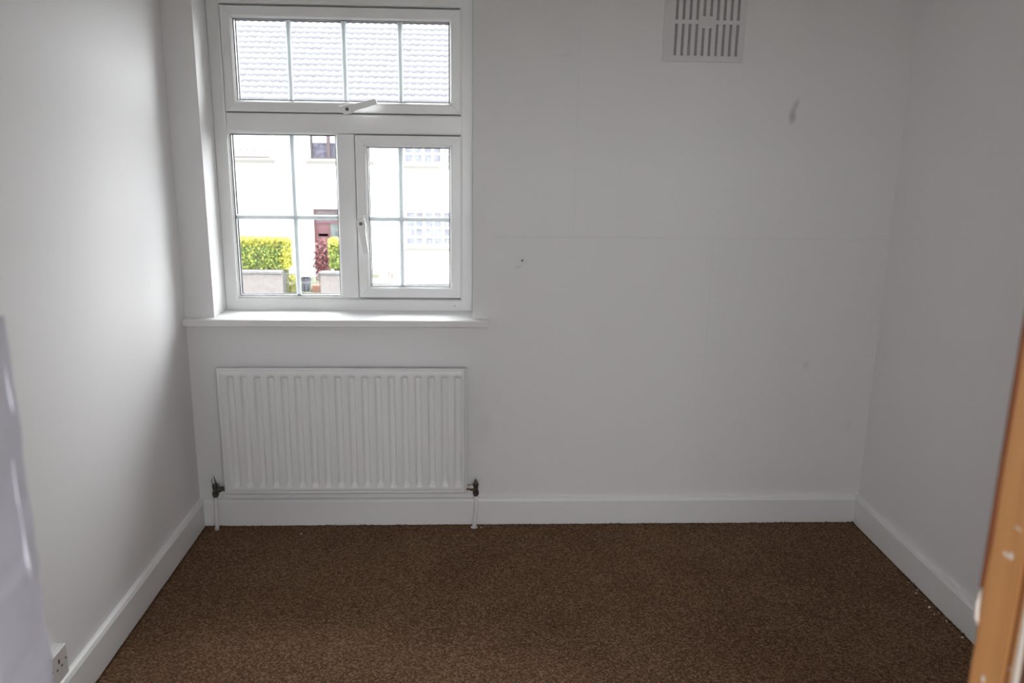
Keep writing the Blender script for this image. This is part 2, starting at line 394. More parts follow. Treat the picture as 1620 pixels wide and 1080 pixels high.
handle((.6485, YF-.010, 1.186), math.radians(-81), -1)

# sill board with rounded nose, running past the reveal
bm = B(); ZS = .8425
nose = [(-.040, ZS-.005), (-.0375, ZS-.0015), (-.033, ZS)]
outl = [(YF+.01, ZS), (YF+.01, ZS-.028), (-.034, ZS-.0285), (-.039, ZS-.025)] + nose
prism(bm, outl, 'x', OX0, OX1)
sl = struct('window_sill', bm, M['gloss'])
del sl['kind']
m2 = B(); o2 = [(0, ZS), (0, ZS-.028), (-.034, ZS-.0285), (-.039, ZS-.025)] + nose
prism(m2, o2, 'x', .002, OX0); prism(m2, o2, 'x', OX1, 1.131)
for v in m2.verts: v.co -= Vector(win.location)
for v in sl.data.vertices: v.co -= Vector(win.location)
sl.parent = win
me = bpy.data.meshes.new('sill_horns'); m2.to_mesh(me); m2.free(); me.materials.append(M['gloss'])
bmj = bmesh.new(); bmj.from_mesh(sl.data); bmj.from_mesh(me); bmesh.ops.remove_doubles(bmj, verts=bmj.verts, dist=1e-5); bmj.to_mesh(sl.data); bmj.free()
# tiny plug screw on the frame
wobj('drain_plug', tube(B(), [(1.003, YF, .862), (1.003, YF-.002, .862)], .003, 8), M['spacer'])

# ------------------------------------------------------------------ radiator
RX0, RX1, RZ0, RZ1, RY = .122, 1.047, .163, .664, -.078
rad = thing('radiator', 'white pressed-steel panel radiator on the wall under the window', 'radiator', (.585, 0, RZ0))
def robj(name, bm, m, par=rad, **k):
    for v in bm.verts: v.co -= Vector(rad.location)
    return obj(name, bm, m, par, **k)
def sm(a, b, x):
    t = max(0, min(1, (x-a)/(b-a))); return t*t*(3-2*t)
P0 = .1725; PITCH = (1.020-.1725)/17
xs = set([RX0, RX1]); 
for k in range(18):
    c = P0+PITCH*k
    for d in (-.0165, -.0145, -.0125, -.0105, -.0085, -.0055, 0, .0055, .0085, .0105, .0125, .0145, .0165): xs.add(round(c+d, 5))
    xs.add(round(c+PITCH/2, 5))
for d in (.0018, .004, .007, .009, .012): xs.add(RX0+d); xs.add(RX1-d)
xs = sorted(x for x in xs if RX0 <= x <= RX1)
zs = set([RZ0, RZ1])
for d in (.0018, .004, .007, .009, .012): zs.add(RZ0+d); zs.add(RZ1-d)
ZT, ZB = .636, .186
for k in range(13): zs.add(ZT-.0020*k); zs.add(ZB+.0022*k)
for k in range(1, 12): zs.add(ZB+.03+(ZT-ZB-.06)*k/12)
zs = sorted(zs)
def depth(x, z):
    e = min(x-RX0, RX1-x, z-RZ0, RZ1-z)
    y = .004*(1-sm(0, .004, e)) + .0022*sm(.0055, .007, e)*(1-sm(.009, .012, e))
    k = round((x-P0)/PITCH)
    if 0 <= k < 18:
        dx = x-(P0+PITCH*k)
        fx = 1-sm(.0065, .0150, abs(dx))
        fz = sm(ZB, ZB+.024, z)*(1-sm(ZT-.010, ZT, z)) if True else 0
        y += .0125*fx*fz
    return RY+y
bm = B(); G = [[bm.verts.new((x, depth(x, z), z)) for z in zs] for x in xs]
for i in range(len(xs)-1):
    for j in range(len(zs)-1): bm.faces.new((G[i][j], G[i+1][j], G[i+1][j+1], G[i][j+1]))
r = bmesh.ops.extrude_edge_only(bm, edges=[e for e in bm.edges if e.is_boundary])
for v in r['geom']:
    if isinstance(v, bmesh.types.BMVert): v.co.y = RY+.014
pn = robj('front_panel', bm, M['radiator'], smooth=True)
robj('rear_panel', box(B(), RX0-.001, RX1+.008, RY+.0215, RY+.034, RZ0-.013, RZ1-.004), M['radiator'], bevel=.003)
for x in (.27, .90):
    robj('bracket', box(B(), x-.02, x+.02, RY+.033, -.0005, .24, .58), M['radiator'], bevel=.002)
# valves and tails
def valve(x, side, broken):
    v = bpy.data.objects.new('valve', None); link(v, rad); v.location = Vector((x, -.052, .17))-Vector(rad.location)
    b = B(); tube(b, [(0, 0, -.030), (0, 0, -.024), (0, 0, -.023), (0, 0, -.009), (0, 0, -.008), (0, 0, .012), (0, 0, .014), (0, 0, .024)], [.0085, .0115, .0125, .0125, .0095, .0095, .0115, .0105], 6 if not broken else 14)
    obj('valve_body', b, M['brass'], v)
    b = B(); s = -1 if side > 0 else 1      # towards the radiator
    tube(b, [(s*.006, 0, .003), (s*.012, 0, .003)], .006, 12); tube(b, [(s*.012, 0, .003), (s*.024, 0, .003)], .0115, 6)
    tube(b, [(s*.024, 0, .003), (s*.036, 0, .003)], [.008, .009], 12)
    obj('union_nut', b, M['chrome'] if side > 0 else M['brass'], v)
    b = B()
    if broken:      # snapped stem and a bent spring of wire
        tube(b, [(.006, 0, .024), (.002, -.002, .040), (-.001, -.002, .060)], [.003, .0022, .0008], 6)
        tube(b, [(-.009, 0, .022), (-.012, 0, .036), (-.008, 0, .046)], .0012, 5)
        tube(b, [(.010, 0, .016), (.017, -.003, .020), (.016, -.003, .030)], .0016, 5)
        tube(b, [(.012, 0, -.010), (.020, -.003, -.008), (.022, -.003, .001)], .002, 5)
    else:
        tube(b, [(0, 0, .024), (0, 0, .031), (0, 0, .040), (0, 0, .0405)], [.0085, .0065, .0018, .0005], 12)
    obj('spindle', b, M['brass'], v)
    b = B(); tube(b, [(0, 0, -.030), (.002*side, 0, -.06), (.003*side if broken else 0, .002, -.11), (-.004, .003, -.145), (-.006, .003, -.172)], [.0072, .0072, .0072, .0082, .0092], 14)
    p_ = obj('pipe', b, M['gloss'], v, smooth=True)
    return v
valve(.079, -1, True)['label'] = 'tarnished valve with broken stem'
valve(1.089, 1, False)['label'] = 'tarnished lockshield valve with bright chrome nut'
bm = B()
for k in range(9):
    a = k*.7; tube(bm, [(1.083+math.cos(a)*.008, -.047+math.sin(a)*.006, 0), (1.083+math.cos(a)*.014, -.049+math.sin(a)*.012, .004+.007*random.random())], [.004, .001], 5)
robj('paint_drip', bm, M['gloss'])

# ------------------------------------------------------------------ wall vent
VX0, VX1, VZ0, VZ1 = 1.746, 2.037, 1.7835, 2.0505
vt = thing('wall_vent', 'white slotted ventilation plate high on the wall right of the window', 'vent', ((VX0+VX1)/2, 0, VZ0))
# plate built as a grid of cells with the slots left out
xs_ = [VX0]; cols = [1.7905+.0243*k for k in range(10)]
for c in cols: xs_ += [c-.0052, c+.0052]
xs_.append(VX1)
zl = sorted({VZ0, 1.8035, 1.8965, 1.9095, 1.9235, 1.9365, 2.030, VZ1})
bm = B(); Vg = {}
def gv(i, j, y):
    k = (i, j, y)
    if k not in Vg: Vg[k] = bm.verts.new((xs_[i], y, zl[j]))
    return Vg[k]
def is_slot(i, j):
    if i % 2 == 0 or i <= 0 or i >= len(xs_)-1 or i > 20: return False
    col = (i-1)//2; a, b2 = zl[j], zl[j+1]
    mid = (a+b2)/2
    if col in (4, 5): return 1.8035 < mid < 1.8965 or 1.9365 < mid < 2.030
    return 1.8035 < mid < 1.9095 or 1.9235 < mid < 2.030
yf, yb = -.010, -.0045
for i in range(len(xs_)-1):
    for j in range(len(zl)-1):
        if is_slot(i, j): continue
        bm.faces.new((gv(i, j, yf), gv(i+1, j, yf), gv(i+1, j+1, yf), gv(i, j+1, yf)))
        for (di, dj, a, b2) in ((-1, 0, (i, j), (i, j+1)), (1, 0, (i+1, j+1), (i+1, j)), (0, -1, (i+1, j), (i, j)), (0, 1, (i, j+1), (i+1, j+1))):
            ni, nj = i+di, j+dj
            if ni < 0 or nj < 0 or ni >= len(xs_)-1 or nj >= len(zl)-1 or is_slot(ni, nj):
                yq = 0 if (ni < 0 or nj < 0 or ni >= len(xs_)-1 or nj >= len(zl)-1) else yb
                bm.faces.new((gv(*a, yf), gv(*b2, yf), gv(*b2, yq), gv(*a, yq)))
for v in bm.verts: v.co -= Vector(vt.location)
obj('slotted_plate', bm, M['vent'], vt)
bm = box(B(), VX0+.012, VX1-.012, -.0044, 0, VZ0+.012, VZ1-.012)
for v in bm.verts: v.co -= Vector(vt.location)
obj('insect_mesh', bm, M['mesh'], vt)

# ------------------------------------------------------------------ socket on the left wall
so = thing('wall_socket', 'white three-pin electrical socket low on the left wall above the skirting', 'socket', (0, -1.171, .138))
def soj(name, bm, m, par=so, **k): return obj(name, bm, m, par, **k)
soj('back_box', box(B(), 0, .018, -.043, .043, 0, .082), M['socket'], bevel=.002)
soj('face_plate', box(B(), .018, .028, -.043, .043, -.001, .083), M['socket'], bevel=.003)
soj('earth_slot', box(B(), .0272, .0284, -.0030, .0030, .050, .062), M['black'])
for y in (-.0112, .0112): soj('pin_slot', box(B(), .0272, .0284, y-.0036, y+.0036, .036, .0405), M['black'])
for y in (-.033, .033):
    b = B(); tube(b, [(.0275, y, .046), (.0284, y, .046)], .0032, 12); soj('screw', b, M['brass'])

# ------------------------------------------------------------------ doorway the camera looks through
dr = bpy.data.objects.new('door_1', None); link(dr); dr['kind'] = 'structure'; dr.location = (1.129, DW, 0)
def dobj(name, bm, m, par=dr, **k):
    for v in bm.verts: v.co -= Vector(dr.location)
    return obj(name, bm, m, par, **k)
HN = 1.372         # height of the notch in the left lining
bm = B()
# left lining: lumpy painted edge, cut back above the notch
ny_, nz_ = 10, 150
for (z0, z1, cut) in ((0, HN, 0), (HN, 1.60, .010), (1.60, 2.06, 0)):
    nn = max(3, int((z1-z0)/.012)); grid = []
    y_end = DW
    for j in range(nn+1):
        z = z0+(z1-z0)*j/nn; row = []
        lump = .0022*noise.noise(Vector((0, 3, z*26)))+.0012*noise.noise(Vector((0, 9, z*70)))
        for (x, y) in ((JL-.03, DH), (JL-cut, DH), (JL-cut, DH+.045), (JL-.002-cut, DH+.0475), (JL-cut, DH+.05), (JL-cut+lump, y_end-.004), (JL-.004-cut+lump, y_end), (JL-.03, y_end)):
            row.append(bm.verts.new((x, y, z)))
        grid.append(row)
    for a, b2 in zip(grid, grid[1:]):
        for k in range(8): bm.faces.new((a[k], a[(k+1) % 8], b2[(k+1) % 8], b2[k]))
    bm.faces.new(grid[0][::-1]); bm.faces.new(grid[-1])
jl = dobj('left_lining', bm, M['lilac']); jl['label'] = 'lilac-white painted door lining'
for (y, z0, z1) in ((DW-.011, 1.300, 1.356), (DW-.018, 1.17, 1.29)):
    b = B(); tube(b, [(JL-.001, y, z1), (JL-.0005, y, (z0+z1)/2), (JL, y+.001, z0+.01), (JL, y+.001, z0)], [.0006, .0012, .0022, .0006], 8)
    d_ = dobj('paint_run', b, M['lilac'], jl, smooth=True); d_.location = (0, 0, 0)
b = B(); box(b, JL-.0101, JL-.007, DW-.032, DW-.004, HN, HN+.10); dobj('strike_plate', b, M['cream'], jl, bevel=.001)
# right lining: stripped pine, dark rebate line, second board, white painted arris, dark architrave
bm = B(); nn = 170; grid = []
for j in range(nn+1):
    z = 2.06*j/nn; lump = .0010*noise.noise(Vector((4, 0, z*18)))
    grid.append([bm.verts.new(p) for p in ((JR+.03, DW, z), (JR+.005, DW, z), (JR+.0012+lump, DW-.003, z), (JR+lump*.4, DW-.007, z), (JR, DW-.044, z), (JR+.03, DW-.044, z))])
for a, b2 in zip(grid, grid[1:]):
    for k in range(6): bm.faces.new((a[k], a[(k+1) % 6], b2[(k+1) % 6], b2[k]))
bm.faces.new(grid[0][::-1]); bm.faces.new(grid[-1])
jr = dobj('right_lining', bm, M['pine']); jr['label'] = 'stripped pine door lining with paint splashes'
dobj('rebate', box(B(), JR+.002, JR+.03, DW-.050, DW-.044, 0, 2.06), M['groove'])
dobj('door_stop', box(B(), JR-.0005, JR+.03, DW-.0555, DW-.050, 0, 2.06), M['pine'], bevel=.001)
b = B(); nn = 60; grid = []
for j in range(nn+1):
    z = 1.21*j/nn+.0; wdt = -.0050-.0012*noise.noise(Vector((1, 1, z*14))); wdt *= 1-sm(1.10, 1.21, z)
    grid.append([b.verts.new(p) for p in ((JR-.0012, DW-.0555-.0, z), (JR-.0012, DW-.0555+wdt, z), (JR+.001, DW-.0555+wdt, z), (JR+.001, DW-.0555, z))])
for a, b2 in zip(grid, grid[1:]):
    for k in range(4): b.faces.new((a[k], a[(k+1) % 4], b2[(k+1) % 4], b2[k]))
dobj('painted_arris', b, M['old_paint'])
dobj('stop_back', box(B(), JR+.001, JR+.03, DH, DW-.0565, 0, 2.06), M['darkwood'])
dobj('architrave', box(B(), JR+.012, JR+.085, DH-.016, DH, 0, 2.06), M['darkwood'], bevel=.003)
dobj('architrave', box(B(), JL-.085, JL-.012, DH-.016, DH, 0, 2.06), M['lilac'], bevel=.003)
dobj('head_lining', box(B(), JL-.03, JR+.03, DH, DW, 2.03, 2.06), M['lilac'])
# paint splashes on the pine
def splash(y, z, ry, rz, tilt=0, x=JR):
    b = B(); n = 18; c0 = b.verts.new((x-.0016, y, z)); rg = []
    for k in range(n):
        a = 2*PI*k/n; q = 1+.3*noise.noise(Vector((math.cos(a)*2+y*50, math.sin(a)*2, z*9)))
        dy, dz = math.cos(a)*ry*q, math.sin(a)*rz*q
        rg.append(b.verts.new((x+.0002, y+dy*math.cos(tilt)-dz*math.sin(tilt), z+dy*math.sin(tilt)+dz*math.cos(tilt))))
    for k in range(n): b.faces.new((c0, rg[k], rg[(k+1) % n]))
    o_ = dobj('paint_splash', b, M['old_paint'], jr, smooth=True)
SPL = [(-2.4925, 1.189, .0032, .0036, .5), (-2.4865, 1.1875, .0040, .0013, .4), (-2.4955, 1.214, .0045, .0010, .1), (-2.5140, 1.103, .0018, .0022, 0), (-2.485, 1.073, .0030, .0040, .2)]
for s in SPL: splash(*s)
dobj('paint_chip', tube(B(), [(JR+.0005, DW-.001, 1.142), (JR-.0006, DW-.0015, 1.130), (JR-.0006, DW-.003, 1.118), (JR+.0005, DW-.004, 1.112)], [.0004, .0016, .0020, .0004], 8), M['old_paint'], jr, smooth=True)
dobj('arris_shade', box(B(), JR-.0004, JR+.004, DW-.0030, DW+.0004, 1.145, 2.03), M['groove'], jr)  # dark strip paints in the shade along the pine's rounded edge

# crumbs of plaster along the right skirting and by the pipe
first = None
spots = [(2.652-.03, -.55), (2.61, -.57), (2.615, -.62), (2.61, -.655), (2.622, -.69), (2.60, -.70), (2.62, -.74), (1.112, -.05), (.411, -.094), (2.618, -.50), (2.605, -.66), (2.62, -.83)]
for i, (x, y) in enumerate(spots):
    if first is None:
        b = B(); bmesh.ops.create_icosphere(b, subdivisions=1, radius=.0032)
        for v in b.verts: v.co *= random.uniform(.7, 1.2); v.co.z *= .6
        first = obj('plaster_crumb', b, M['crumb']); c = first
    else: c = first.copy(); C.objects.link(c)
    c.location = (x, y, .003); c.rotation_euler = (0, 0, i*1.3); s = random.uniform(.7, 1.5); c.scale = (s, s, s)
    lab = 'tiny white plaster crumb lying on the carpet beside the right skirting board'
    gp = 'plaster crumbs by the right skirting board'
    if i == 7: lab = 'tiny white plaster crumb on the carpet beside the right radiator pipe'; gp = None
    if i == 8: lab = 'tiny white plaster crumb on the carpet in front of the radiator'; gp = None
    c['label'] = lab; c['category'] = 'crumb'
    if gp: c['group'] = gp
    elif 'group' in c: del c['group']

# ================================================================== outside
ex = {}
ex['render'] = mat('cream_house_render', (.50, .485, .46), .9, bump=.4, bscale=40, bdist=.01)
ex['render_b'] = mat('white_house_render', (.55, .54, .52), .9, bump=.4, bscale=40, bdist=.01)
ex['tile'] = mat('grey_concrete_tile', (.060, .060, .066), .85, vary=.12, vscale=2)
ex['white'] = mat('outdoor_white_frame', (.40, .40, .40), .5)
ex['brown'] = mat('dark_brown_frame', (.020, .010, .011), .5)
ex['glassd'] = mat('house_window_glass', (.075, .08, .095), .15, spec=.6)
ex['curtain'] = mat('white_net_curtain', (.26, .26, .27), .9)
ex['curtain_p'] = mat('patterned_curtain', (.034, .032, .046), .9, vary=.7, vscale=9)
ex['red'] = mat('dark_red_door', (.045, .014, .017), .5, vary=.2, vscale=3)
ex['pglass'] = mat('patterned_door_glass', (.052, .060, .060), .3, vary=.5, vscale=7)
ex['fan'] = mat('fanlight_glass', (.045, .036, .040), .3, vary=.5, vscale=9)
ex['pebble'] = mat('pebbledash_wall', (.098, .088, .084), .95, bump=1, bscale=60, bdist=.02, vary=.25, vscale=22)
ex['coping'] = mat('concrete_coping', (.068, .066, .066), .9, vary=.2, vscale=12)
ex['rpebble'] = mat('pale_pebbledash', (.105, .10, .092), .95, bump=1, bscale=60, bdist=.02, vary=.35, vscale=18)
ex['rcoping'] = mat('pale_painted_coping', (.16, .15, .135), .9)
ex['iron'] = mat('grey_painted_iron', (.05, .05, .055), .6)
ex['grass'] = mat('garden_grass', (.055, .065, .035), 1, vary=.35, vscale=5)
ex['paving'] = mat('grey_paving', (.12, .12, .12), .9, vary=.2, vscale=2)
ex['road'] = mat('asphalt_road', (.07, .07, .07), .9)
ex['step'] = mat('terracotta_step', (.15, .062, .036), .8)
ex['yleaf'] = mat('yellow_privet_leaf', (.21, .205, .022), .6, vary=.25, vscale=9)
ex['gleaf'] = mat('green_privet_leaf', (.085, .125, .016), .6, vary=.35, vscale=9)
ex['twig'] = mat('hedge_twigs', (.05, .055, .02), .9)
ex['rleaf'] = mat('dark_red_leaf', (.075, .018, .020), .6, vary=.4, vscale=14)
ex['oleaf'] = mat('orange_flowers', (.13, .05, .028), .7, vary=.3, vscale=14)
ex['blue'] = mat('blue_grey_pot', (.065, .068, .09), .6)
ex['plastic'] = mat('white_downpipe', (.14, .14, .14), .5)
FY = 23.4; GZ = -2.72; PX = -1.85
struct('ground_outside', box(B(), -45, 45, .36, 60, -3.2, -2.90), ex['road'])
o = struct('pavement', box(B(), -40, 40, 16.6, 18.4, -2.90, -2.78), ex['paving'])
struct('garden_path', box(B(), PX-.1, 9, 18.62, FY-.01, GZ-.05, GZ+.03), ex['render_b'])
o = struct('garden_ground', box(B(), -40, 40, 18.4, FY, -2.90, GZ), ex['grass'])
struct('wall_outside', box(B(), -9, 11, .02, .22, -3.0, -.201), ex['render'])
struct('ground_rear', box(B(), -40, 40, -45, -4.2, -3.2, -2.90), ex['grass'])

def house(x0, x1, m, label, nvis0, nvis1, door_side):
    h = thing('terraced_house', label, 'house', ((x0+x1)/2, FY, GZ))
    L = Vector(h.location)
    def ho(name, bm, m_, par=h, **k):
        for v in bm.verts: v.co -= L
        return obj(name, bm, m_, par, **k)
    h['_'] = 0; del h['_']
    return h, ho
EZ = 2.25; PIT = math.radians(38); RD = 4.1
def roof_tile_mesh(wd, ln):
    """pantile: S-shaped cross-section, tapering onto the one below"""
    n = 8; bm = B(); rows = []
    for yy, zz in ((0, .022), (ln, 0)):
        rows.append([bm.verts.new((wd*k/n, yy, zz + .020*math.sin(2*PI*k/n)+.012)) for k in range(n+1)])
    low = [bm.verts.new((wd*k/n, 0, .020*math.sin(2*PI*k/n)+.012-.008)) for k in range(n+1)]
    for k in range(n):
        bm.faces.new((rows[0][k], rows[0][k+1], rows[1][k+1], rows[1][k]))
        bm.faces.new((low[k], low[k+1], rows[0][k+1], rows[0][k]))
    me = bpy.data.meshes.new('roof_tile'); bm.to_mesh(me); bm.free(); me.materials.append(ex['tile'])
    for p in me.polygons: p.use_smooth = True
    return me
TW, TG = .245, .31
tile_me = roof_tile_mesh(TW, TG+.05)
def roof(h, ho, x0, x1, v0, v1):
    L = Vector(h.location); y0 = FY-.28
    dy, dz = math.cos(PIT), math.sin(PIT)
    # solid roof under the tiles
    z0 = EZ
    b = B(); prism(b, [(y0, z0-.03), (y0+RD, z0-.03+RD*math.tan(PIT)), (y0+2*RD, z0-.03), (y0+2*RD, z0-.2), (y0, z0-.2)], 'x', x0, x1)
    rf = ho('roof', b, ex['tile'])
    rows = int(RD/dy/TG)
    far = B(); n = int((x1-x0)/TW+.01)
    rot = Matrix.Rotation(PIT, 4, 'X')
    for i in range(n):
        x = x0+i*TW
        for j in range(rows):
            s = j*TG
            mw = Matrix.Translation(Vector((x, y0+s*dy, z0+s*dz))-L) @ rot
            jit = random.uniform(-.004, .004)
            if v0 <= x+TW/2 <= v1 and j < 15:
                t = bpy.data.objects.new('roof_tile', tile_me); link(t, rf); t.matrix_local = mw @ Matrix.Translation((0, jit*3, jit))
            else:
                vs = [far.verts.new(mw @ v.co) for v in tile_me.vertices]
                for p in tile_me.polygons: far.faces.new([vs[k] for k in p.vertices])
    o = obj('roof_tiling', far, ex['tile'], rf, smooth=True, normals=False); o['kind'] = 'stuff'
    b = B(); tube(b, [(x0, y0-.05, z0-.06), (x1, y0-.05, z0-.06)], .06, 10); ho('gutter', b, ex['plastic'])
    b = B(); prism(b, [(y0+RD-.15, z0+RD*math.tan(PIT)-.06), (y0+RD, z0+RD*math.tan(PIT)+.07), (y0+RD+.15, z0+RD*math.tan(PIT)-.06)], 'x', x0, x1); ho('ridge', b, ex['tile'])
def facade(ho, x0, x1, holes, m):
    """front wall with true openings"""
    xs = sorted({x0, x1, *[a for h in holes for a in h[:2]]}); zz = sorted({GZ-.1, EZ, *[a for h in holes for a in h[2:]]})
    b = B()
    for i in range(len(xs)-1):
        for j in range(len(zz)-1):
            cx, cz = (xs[i]+xs[i+1])/2, (zz[j]+zz[j+1])/2
            if any(h[0] < cx < h[1] and h[2] < cz < h[3] for h in holes): continue
            box(b, xs[i], xs[i+1], FY, FY+.25, zz[j], zz[j+1])
    bmesh.ops.remove_doubles(b, verts=b.verts, dist=1e-4)
    ho('front_wall', b, m)
    b = B(); box(b, x0, x1, FY+.26, FY+7.6, GZ-.1, EZ-.2); ho('house_body', b, m)
def window(h, ho, x0, x1, z0, z1, fm, style):
    L = Vector(h.location)
    b = B(); ring(b, x0, x1, z0, z1, [(0, FY+.06), (0, FY+.12), (.06, FY+.12), (.06, FY+.06)])
    w_ = ho('window', b, fm)
    def sub(name, bm, m_):
        return ho(name, bm, m_, w_)
    sub('pane', box(B(), x0+.03, x1-.03, FY+.115, FY+.125, z0+.03, z1-.03), ex['glassd'])
    if style == 'scallop':
        n = 9; pts = [(x0+.06, z1-.06)]
        zb = z0+(.30 if z0 > 0 else .40)
        for k in range(n):
            for q in range(6):
                a = q/5; pts.append((x0+.06+(x1-x0-.12)*(k+a)/n, zb-.07*math.sin(PI*a)))
        pts.append((x1-.06, z1-.06)); b = B(); prism(b, pts, 'y', FY+.085, FY+.092); sub('scalloped_blind', b, ex['curtain'])
        if z0 > 0: sub('bottom_rail', box(B(), x0+.02, x1+.03, FY+.02, FY+.07, z0-.01, z0+.055), ex['brown'])
    elif style == 'mullion':
        mx = x0+.56
        sub('mullion', box(B(), mx-.05, mx+.05, FY+.05, FY+.11, z0, z1), fm)
        sub('mullion', box(B(), mx+.66, mx+.74, FY+.05, FY+.11, z0, z1), fm) if mx+.74 < x1 else None
        sub('curtain', box(B(), x0+.07, x1-.07, FY+.095, FY+.105, z0+.06, z0+.50), ex['curtain_p'])
        sub('net_curtain', box(B(), x0+.07, x1-.07, FY+.095, FY+.103, z0+.50, z1-.07), ex['curtain'])
    elif style == 'lattice':
        cw = (x1-x0-.06)/3
        for k in range(3):
            c0 = x0+.03+cw*k
            if k: sub('mullion', box(B(), c0-.045, c0+.045, FY+.05, FY+.11, z0, z1), fm)
            sub('glazing_bar', box(B(), c0+cw/2-.022, c0+cw/2+.022, FY+.085, FY+.11, z0+.05, z1-.05), fm)
            for (a, cc) in ((.62, 'curtain_p'),):
                sub('curtain', box(B(), c0+.05, c0+cw-.05, FY+.108, FY+.112, z0+.07, z1-.07), ex['curtain_q'])
        for t_ in (.26, .52, .78):
            sub('transom', box(B(), x0+.05, x1-.05, FY+.08, FY+.108, z0+(z1-z0)*t_-.028, z0+(z1-z0)*t_+.028), fm)
    if z0 > -2.3:
        ho('window_ledge', box(B(), x0-.12, x1+.14, FY-.09, FY+.10, z0-.14, z0-.03), ex['coping_w'])
ex['curtain_q'] = mat('lilac_lattice_curtain', (.085, .088, .105), .9, vary=.35, vscale=7)
ex['coping_w'] = mat('pale_window_ledge', (.080, .077, .070), .9)
# left house
A0, A1 = PX-64*TW, PX
hA, hoA = house(A0, A1, ex['render'], 'cream rendered terraced house across the street with a dark red front door', 0, 0, 1)
wA = [(-7.35, -5.33, .88, 2.0), (-4.09, -2.25, .87, 2.0), (-7.35, -5.30, -1.95, -.63), (-4.08, -2.72, GZ+.12, -.66), (-11.6, -9.6, .88, 2.0), (-11.6, -9.6, -1.95, -.63), (-15.6, -13.6, .88, 2.0), (-15.6, -13.6, -1.95, -.63)]
facade(hoA, A0, A1, wA, ex['render'])
window(hA, hoA, *wA[0], ex['white'], 'scallop'); window(hA, hoA, *wA[1], ex['brown'], 'mullion'); window(hA, hoA, *wA[2], ex['white'], 'scallop')
for q in wA[4:]: window(hA, hoA, *q, ex['white'], 'scallop')
roof(hA, hoA, A0, A1, -6.6, 99)
x0, x1, z0, z1 = wA[3]
b = B(); ring(b, x0, x1, z0, z1, [(0, FY+.05), (0, FY+.14), (.05, FY+.14), (.05, FY+.05)]); dfr = hoA('door_frame', b, ex['red'])
hoA('fanlight', box(B(), x0+.04, x1-.04, FY+.09, FY+.11, z1-.40, z1-.04), ex['fan'], dfr)
hoA('frame_rail', box(B(), x0+.04, x1-.04, FY+.05, FY+.13, z1-.46, z1-.40), ex['red'], dfr)
d = hoA('door', box(B(), x0+.05, x0+.52, FY+.08, FY+.12, z0+.02, z1-.46), ex['red'])
for zz in (z0+.16, z0+.72, z0+1.06):
    hoA('door_panel', box(B(), x0+.13, x0+.44, FY+.066, FY+.08, zz, zz+(.44 if zz < 0 and zz < z0+1 else .3)), ex['red'], d, bevel=.012)
hoA('side_glass', box(B(), x0+.52, x1-.05, FY+.09, FY+.12, z0+.02, z1-.46), ex['pglass'])
hoA('door_step', box(B(), x0-.35, x0+.95, FY-.65, FY, GZ, GZ+.16), ex['render_b'])
hoA('downpipe', tube(B(), [(PX-.05, FY-.06, GZ), (PX-.05, FY-.06, EZ-.05)], .045, 10), ex['plastic'])
# right house
B0, B1 = PX+.001, PX+36*TW+.002
hB, hoB = house(B0, B1, ex['render_b'], 'white rendered terraced house across the street with latticed windows', 0, 0, 1)
wB = [(-1.22, .62, .76, 1.95), (-1.20, .62, -1.82, -.69), (3.4, 5.2, .76, 1.95), (3.4, 5.2, -1.82, -.69), (1.6, 2.6, GZ+.1, -.66)]
facade(hoB, B0, B1, wB, ex['render_b'])
for q in wB[:4]: window(hB, hoB, *q, ex['white'], 'lattice')
hoB('door', box(B(), 1.6, 2.6, FY+.08, FY+.14, GZ+.1, -.66), ex['white'])
roof(hB, hoB, B0, B1, -9, 1.15)
for h_ in (A0+.5, B1-.6):
    (hoA if h_ < 0 else hoB)('chimney', box(B(), h_-.45, h_+.45, FY+3.3, FY+4.2, EZ, EZ+4.0), ex['render'])

# low front walls
def pwall(x0, x1, zt, wm, cm, label, ch=.07):
    t = thing('garden_wall', label, 'wall', ((x0+x1)/2, 18.5, GZ-.06)); L = Vector(t.location)
    b = box(B(), x0, x1, 18.42, 18.62, GZ-.06, zt-ch)
    for v in b.verts: v.co -= L
    obj('masonry', b, wm, t)
    n = max(1, round((x1-x0)/.62)); s = (x1-x0)/n
    for k in range(n):
        b = box(B(), x0+k*s+.004, x0+(k+1)*s-.004, 18.38, 18.66, zt-ch, zt+random.uniform(-.004, .004))
        for v in b.verts: v.co -= L
        obj('coping_stone', b, cm, t, bevel=.01)
pwall(-16, -3.97, -1.87, ex['pebble'], ex['coping'], 'pebbledashed low garden wall under the hedge left of the iron gate')
pwall(-2.99, PX-.02, -1.88, ex['pebble'], ex['coping'], 'short pebbledashed low garden wall right of the iron gate')
pwall(PX+.02, 1.3, -2.085, ex['rpebble'], ex['rcoping'], 'pale low garden wall in front of the latticed windows', .14)
# gate
gt = thing('garden_gate', 'thin iron gate of upright bars between the two low garden walls', 'gate', (-3.48, 18.52, GZ-.06)); L = Vector(gt.location)
def go(name, b, par=gt):
    for v in b.verts: v.co -= L
    return obj(name, b, ex['iron'], par)
b = B(); ring(b, -3.94, -3.02, GZ+.03, -1.94, [(0, 18.505), (0, 18.535), (.022, 18.535), (.022, 18.505)]); go('gate_frame', b)
for k in range(9): go('bar', tube(B(), [(-3.94+.092*(k+1)+.0, 18.52, GZ+.04), (-3.94+.092*(k+1), 18.52, -1.95)], .0075, 6))
go('cross_rail', box(B(), -3.93, -3.03, 18.51, 18.53, -2.20, -2.18))
